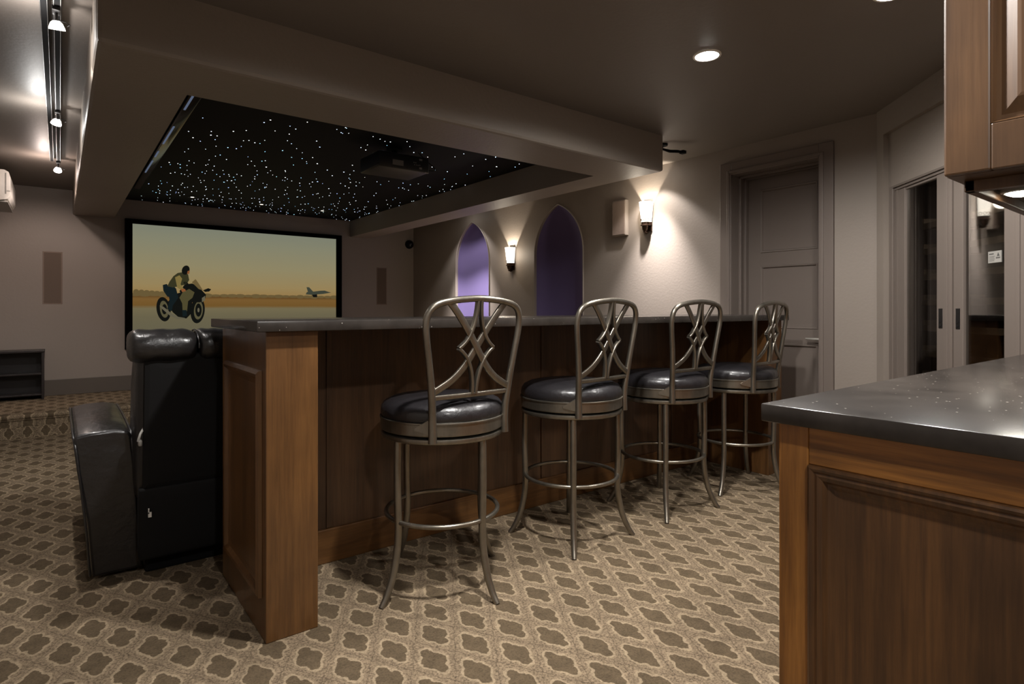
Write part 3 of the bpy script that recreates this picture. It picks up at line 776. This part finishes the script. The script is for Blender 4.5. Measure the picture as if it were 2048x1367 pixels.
sp = thing('wall_speaker', 'flat taupe speaker box beside the higher sconce', 'speaker', (XR, 3.655, 1.945), 0, 'wall speakers')
q = MB(); q.box(-.045, 0, -.082, .082, -.163, .163, bev=.004); q.build('housing', WALL, sp)
q = MB(); q.box(-.049, -.044, -.074, .074, -.155, .155, bev=.002); q.build('grille', FABR, sp)
for (x0, x1, z0, z1, lab) in ((-.142, .021, 1.155, 1.70, 'tall flush speaker grille left of the screen'), (3.544, 3.702, 1.167, 1.697, 'tall flush speaker grille right of the screen')):
    t = thing('flush_speaker', lab, 'speaker', ((x0+x1)/2, YF+.004, z0), 0, 'flush speakers beside the screen')
    w = (x1-x0)/2
    q = MB(); q.box(-w, w, -.007, 0, 0, z1-z0, bev=.002); q.build('bezel', FABR, t)
    q = MB(); q.box(-w+.012, w-.012, -.009, -.006, .012, z1-z0-.012, bev=.001); q.build('grille', m_plain('grille_dark_%d' % int(x0 > 1), lin(106, 93, 83), .95, 0, .1, 300, .3), t)

cm = thing('security_camera', 'small black dome camera at the far right wall corner', 'camera', (4.055, YF+.004, 2.054))
M = Matrix.Rotation(PI/2, 4, 'X')
q = MB(); q.lathe([(0,0),(.062,0),(.064,.012),(.060,.035),(.048,.045),(0,.045)], seg=32, M=M); q.build('base', MATTE, cm, 40)
q = MB(); q.lathe([(.044,.044),(.042,.06),(.034,.075),(.018,.085),(0,.088)], seg=32, M=M); q.build('dome', GLOSSB, cm, 180)

# wall air conditioner on the left wall
ac = thing('air_conditioner', 'white wall air conditioner at the upper left edge', 'air conditioner', (XL-.006, 6.40, 2.0))
Mp = Matrix(((1,0,0,0),(0,0,1,0),(0,1,0,0),(0,0,0,1)))
pr = [(0,.02),(0,.26),(.20,.262),(.228,.245),(.240,.20),(.240,.055),(.222,.018),(.16,.004)]
q = MB(); q.prism(pr, 0, .70, M=Mp, bev=.004); q.build('body', WHITE, ac, 40)
q = MB(); q.box(.10, .222, .02, .68, -.006, .006, bev=.003); q.build('vane', GREYP, ac)
q = MB(); q.box(.205, .214, -.002, .001, .06, .235, bev=.001); q.box(.216, .238, -.003, .001, .083, .088); q.build('end_seam', GREYP, ac)

# media console on the stage
mc = thing('media_console', 'dark wood open shelf unit on the stage at the left', 'cabinet', (-.55, 7.43, STZ))
cwd, cdp, chh = .424, .245, .488
q = MB(); q.box(0, .02, 0, cdp, 0, chh-.02, bev=.002); q.build('side_panel', CONS, mc)
q = MB(); q.box(cwd-.02, cwd, 0, cdp, 0, chh-.02, bev=.002); q.build('side_panel', CONS, mc)
q = MB(); q.box(-.0, cwd+.006, -.008, cdp, chh-.022, chh, bev=.003); q.build('top', CONS, mc)
for z in (.04, .245): q = MB(); q.box(.02, cwd-.02, .006, cdp-.01, z, z+.016, bev=.002); q.build('shelf', CONS, mc)
q = MB(); q.box(.02, cwd-.02, cdp-.012, cdp, 0, chh-.022); q.build('back_panel', CONS, mc)

# ------------------------------------------------------------------ ceiling fittings
pj = thing('projector', 'black video projector hanging below the star ceiling', 'projector', (1.985, 3.995, 2.12))
q = MB(); q.box(-.203, .203, -.165, .165, 0, .112, bev=.012, seg=3); q.build('body', BLACK, pj, 40)
q = MB(); q.lathe([(0,.112),(.022,.112),(.022,.17),(.06,.17),(.06,.1945),(0,.1945)], (0,0,0), 20); q.build('mount', MATTE, pj, 40)
q = MB(); M = Matrix.Translation((.06, .163, .056)) @ Matrix.Rotation(-PI/2, 4, 'X'); q.lathe([(0,.0),(.046,0),(.046,.022),(.038,.024),(.034,.01),(0,.014)], seg=24, M=M); q.build('lens', GLOSSB, pj, 40)
q = MB(); q.box(-.098, -.012, -.1665, -.1645, .022, .060); o = q.build('rating_plate', m_plain('plate_grey', lin(110, 106, 100), .6), pj)
SOCK = m_plain('socket_grey', lin(128, 125, 122), .6)
for (x, z, w_, h_) in ((.07,.058,.007,.007),(.085,.058,.007,.007),(.075,.042,.007,.007),(.09,.042,.007,.007),(.104,.042,.007,.007),(.118,.044,.007,.007),(.118,.082,.024,.013),(.118,.018,.022,.014)):
    q = MB(); q.box(x, x+w_, -.1665, -.1645, z, z+h_); q.build('socket', SOCK, pj)
q = MB(); q.box(.165, .198, -.166, -.150, -.0015, .004); q.build('foot', GREYP, pj)
cb = MB(); cb.tube(catmull([(.20, -.16, .02),(.255,-.15,.03),(.275,-.10,.07),(.25,-.03,.13),(.20,0,.19)], 6), .003, 6); cb.build('cable', MATTE, pj, 60)

def downlight(x, y, z, label, r=.055, energy=70, on=True, col=(1,.97,.935), spot=170, blend=.5, rad=.05, grp='recessed ceiling lights', name='recessed_light'):
    t = thing(name, label, 'ceiling light', (x, y, z), 0, grp)
    q = MB(); q.lathe([(r*1.0,-.001),(r*1.02,-.006),(r*1.22,-.005),(r*1.25,-.0005)], seg=36); q.build('trim_ring', WHITE if name == 'recessed_light' else MATTE, t, 40)
    q = MB(); q.lathe([(0,-.013),(r*.5,-.0115),(r*.85,-.007),(r*1.0,-.003)], seg=36); q.build('lens', LAMP if on else GREYP, t, 60)
    if on:
        ld = bpy.data.lights.new('bulb', 'SPOT'); ld.energy = energy; ld.color = col; ld.spot_size = math.radians(spot); ld.spot_blend = blend; ld.shadow_soft_size = rad
        lo = bpy.data.objects.new('bulb', ld); COL.objects.link(lo); lo.parent = t; lo.location = (0, 0, -.02)
    return t
DL = [(2.525, 1.683, 'recessed light in the ceiling above the third bar stool'), (2.60, .90, 'recessed light in the ceiling above the near countertop'),
      (1.135, 1.24, 'recessed light in the ceiling before the bar end post'),
      (.3, -.5, 'recessed light in the ceiling behind the camera'), (1.9, -.75, 'added unseen fill light in the ceiling over the kitchen side')]  # kitchen side one is an added fill, out of view, for ambient bounce
EN = [74, 40, 150, 68, 16]
for (x, y, lab), e in zip(DL, EN): downlight(x, y, HC, lab, energy=e)
for x, y, lab, e in ((3.895, 6.12, 'small recessed light washing the purple niche', 480), (3.895, 3.22, 'small recessed light washing the wall by the higher sconce', 250)):
    t = downlight(x, y, HC, lab, r=.035, energy=e, col=(1,.95,.93), spot=66, blend=1.0, rad=.02, grp='wall wash lights')
    ld = bpy.data.lights.new('bulb', 'SPOT'); ld.energy = 24; ld.color = (1,.95,.92); ld.spot_size = math.radians(104); ld.spot_blend = .35; ld.shadow_soft_size = .02
    lo = bpy.data.objects.new('bulb', ld); COL.objects.link(lo); lo.parent = t; lo.location = (0, 0, -.02)
downlight(3.895, 4.53, HC, 'small unlit recessed light above the dark niche', r=.035, on=False, grp='wall wash lights')
for x, lab in ((1.13, 'leftmost tiny downlight among the stars'), (1.84, 'middle tiny downlight among the stars'), (2.55, 'rightmost tiny downlight among the stars')):
    t = thing('star_downlight', lab, 'ceiling light', (x, 7.09, SZC), 0, 'tiny downlights in the star ceiling')
    q = MB(); q.lathe([(.045,-.0005),(.044,-.006),(.026,-.004),(.024,-.0005)], seg=28); q.build('trim_ring', BLACK, t, 40)
    q = MB(); q.lathe([(0,-.003),(.018,-.003)], seg=20); q.build('lens', m_emit('star_lamp', (1,.9,.75,1), 2.5), t)

# black directional fitting on the ceiling just past the beam
cf = thing('ceiling_spotlight', 'black swivel spotlight arm on the ceiling past the beam end', 'spotlight', (3.62, 2.80, HC))
q = MB(); q.lathe([(0,0),(.04,0),(.04,-.012),(0,-.014)], seg=20); q.build('base', MATTE, cf, 40)
q = MB(); q.tube([(0,0,-.01),(.0,.0,-.035),(.05,-.03,-.05),(.11,-.06,-.048),(.14,-.075,-.052)], [.009,.009,.012,.012,.010], 8); q.box(.125, .165, -.10, -.06, -.065, -.040, bev=.004); q.build('arm', MATTE, cf, 50)

# track light along the left side
tr = thing('track_light', 'black twin rail track light with chrome lines at upper left', 'track light', (-.03, 1.6, HC))
q = MB(); TLN = 4.55
q.box(-.036, -.008, 0, TLN, -.028, -.0005, bev=.002); q.box(.006, .036, 0, TLN, -.034, -.0005, bev=.002); q.build('rail', MATTE, tr)
for x in (-.034, -.011, .010, .032):
    q = MB(); q.box(x-.0015, x+.0015, .01, TLN-.01, -.0365 if x > 0 else -.0305, -.027, bev=.001); q.build('chrome_line', STEEL, tr)
HEADS = [(1.40, (.08, .35, -1), 34, (1,.95,.91)), (2.95, (-.30, .75, -1), 28, (1,.98,.95)), (4.50, (-.10, .85, -.75), 26, (1,.82,.74))]
for y, dr, e, colr in HEADS:
    dv = Vector(dr).normalized(); bpos = Vector((.018, y, -.085))
    rot = dv.to_track_quat('-Z', 'Y').to_matrix().to_4x4()
    q = MB(); q.box(.004, .032, y-.03, y+.03, -.052, -.034, bev=.003); q.tube([(.018, y, -.05), (.018, y, -.085)], .006, 8)
    q.tube([(.018, y, -.082), (.05, y-.01, -.086), (.062, y-.005, -.092), (.055, y+.012, -.094)], .002, 6)
    hobj = q.build('lamp_head', BLACK, tr, 50)
    q = MB(); q.lathe([(.012,.0),(.020,-.008),(.027,-.026),(.028,-.034),(.025,-.034),(.018,-.012)], seg=24, M=Matrix.Translation(bpos) @ rot); q.build('reflector', DICHRO, hobj, 50)
    q = MB(); q.lathe([(0,-.030),(.024,-.030)], seg=24, M=Matrix.Translation(bpos) @ rot); q.build('lens', LAMP, hobj)
    ld = bpy.data.lights.new('bulb', 'SPOT'); ld.energy = e; ld.color = colr; ld.spot_size = math.radians(85); ld.spot_blend = .6; ld.shadow_soft_size = .02
    lo = bpy.data.objects.new('bulb', ld); COL.objects.link(lo); lo.parent = hobj; lo.matrix_local = Matrix.Translation(bpos+dv*.045) @ rot
    lp = bpy.data.lights.new('spill', 'POINT'); lp.energy = 3.0; lp.color = colr; lp.shadow_soft_size = .02
    lo = bpy.data.objects.new('spill', lp); COL.objects.link(lo); lo.parent = hobj; lo.location = bpos + Vector((-.09, 0, -.06))

# lamps inside the sconces, and the puck lights
def lamp(kind, loc, e, col, size=None, aim=None, blend=.3, rad=.02, parent=None):
    ld = bpy.data.lights.new('bulb', kind); ld.energy = e; ld.color = col; ld.shadow_soft_size = rad
    if kind == 'SPOT': ld.spot_size = math.radians(size); ld.spot_blend = blend
    o = bpy.data.objects.new('bulb', ld); COL.objects.link(o); o.location = loc
    if aim is not None: o.rotation_euler = Vector(aim).to_track_quat('-Z', 'Y').to_euler()
    if parent: o.parent = parent
    return o
for s in [o for o in COL.objects if o.name.startswith('wall_sconce')]:
    lamp('SPOT', (-.05, 0, .03), 16, (1,.88,.72), 78, (.12, 0, 1), .25, .012, s)
    lamp('POINT', (-.155, 0, .03), 2.0, (1,.86,.68), rad=.05, parent=s)
for u in (ul, ul2): lamp('SPOT', (0, 0, -.02), 7, (1,.95,.85), 150, (0,0,-1), .8, .06, u)

# ------------------------------------------------------------------ world, camera, view
w = bpy.data.worlds.new('World'); SC.world = w; w.use_nodes = True
w.node_tree.nodes['Background'].inputs[0].default_value = (.02,.019,.018,1); w.node_tree.nodes['Background'].inputs[1].default_value = .3
F_PX, HORIZ = 1165.0, 618.5
cam = bpy.data.cameras.new('camera'); cam.sensor_width = 36; cam.lens = F_PX/2048*36
cam.shift_y = -(683.5-HORIZ)/2048; cam.clip_start = .02
co = bpy.data.objects.new('camera', cam); COL.objects.link(co)
co.location = (0, 0, 1.1); co.rotation_euler = (PI/2, 0, -math.atan2(904, 1165))
SC.camera = co
vs = SC.view_settings; vs.view_transform = 'Standard'; vs.look = 'None'; vs.exposure = .7; vs.gamma = 1; vs.use_curve_mapping = False
SC.cycles.use_denoising = True
SC.cycles.max_bounces = 10; SC.cycles.diffuse_bounces = 5; SC.cycles.sample_clamp_indirect = 6
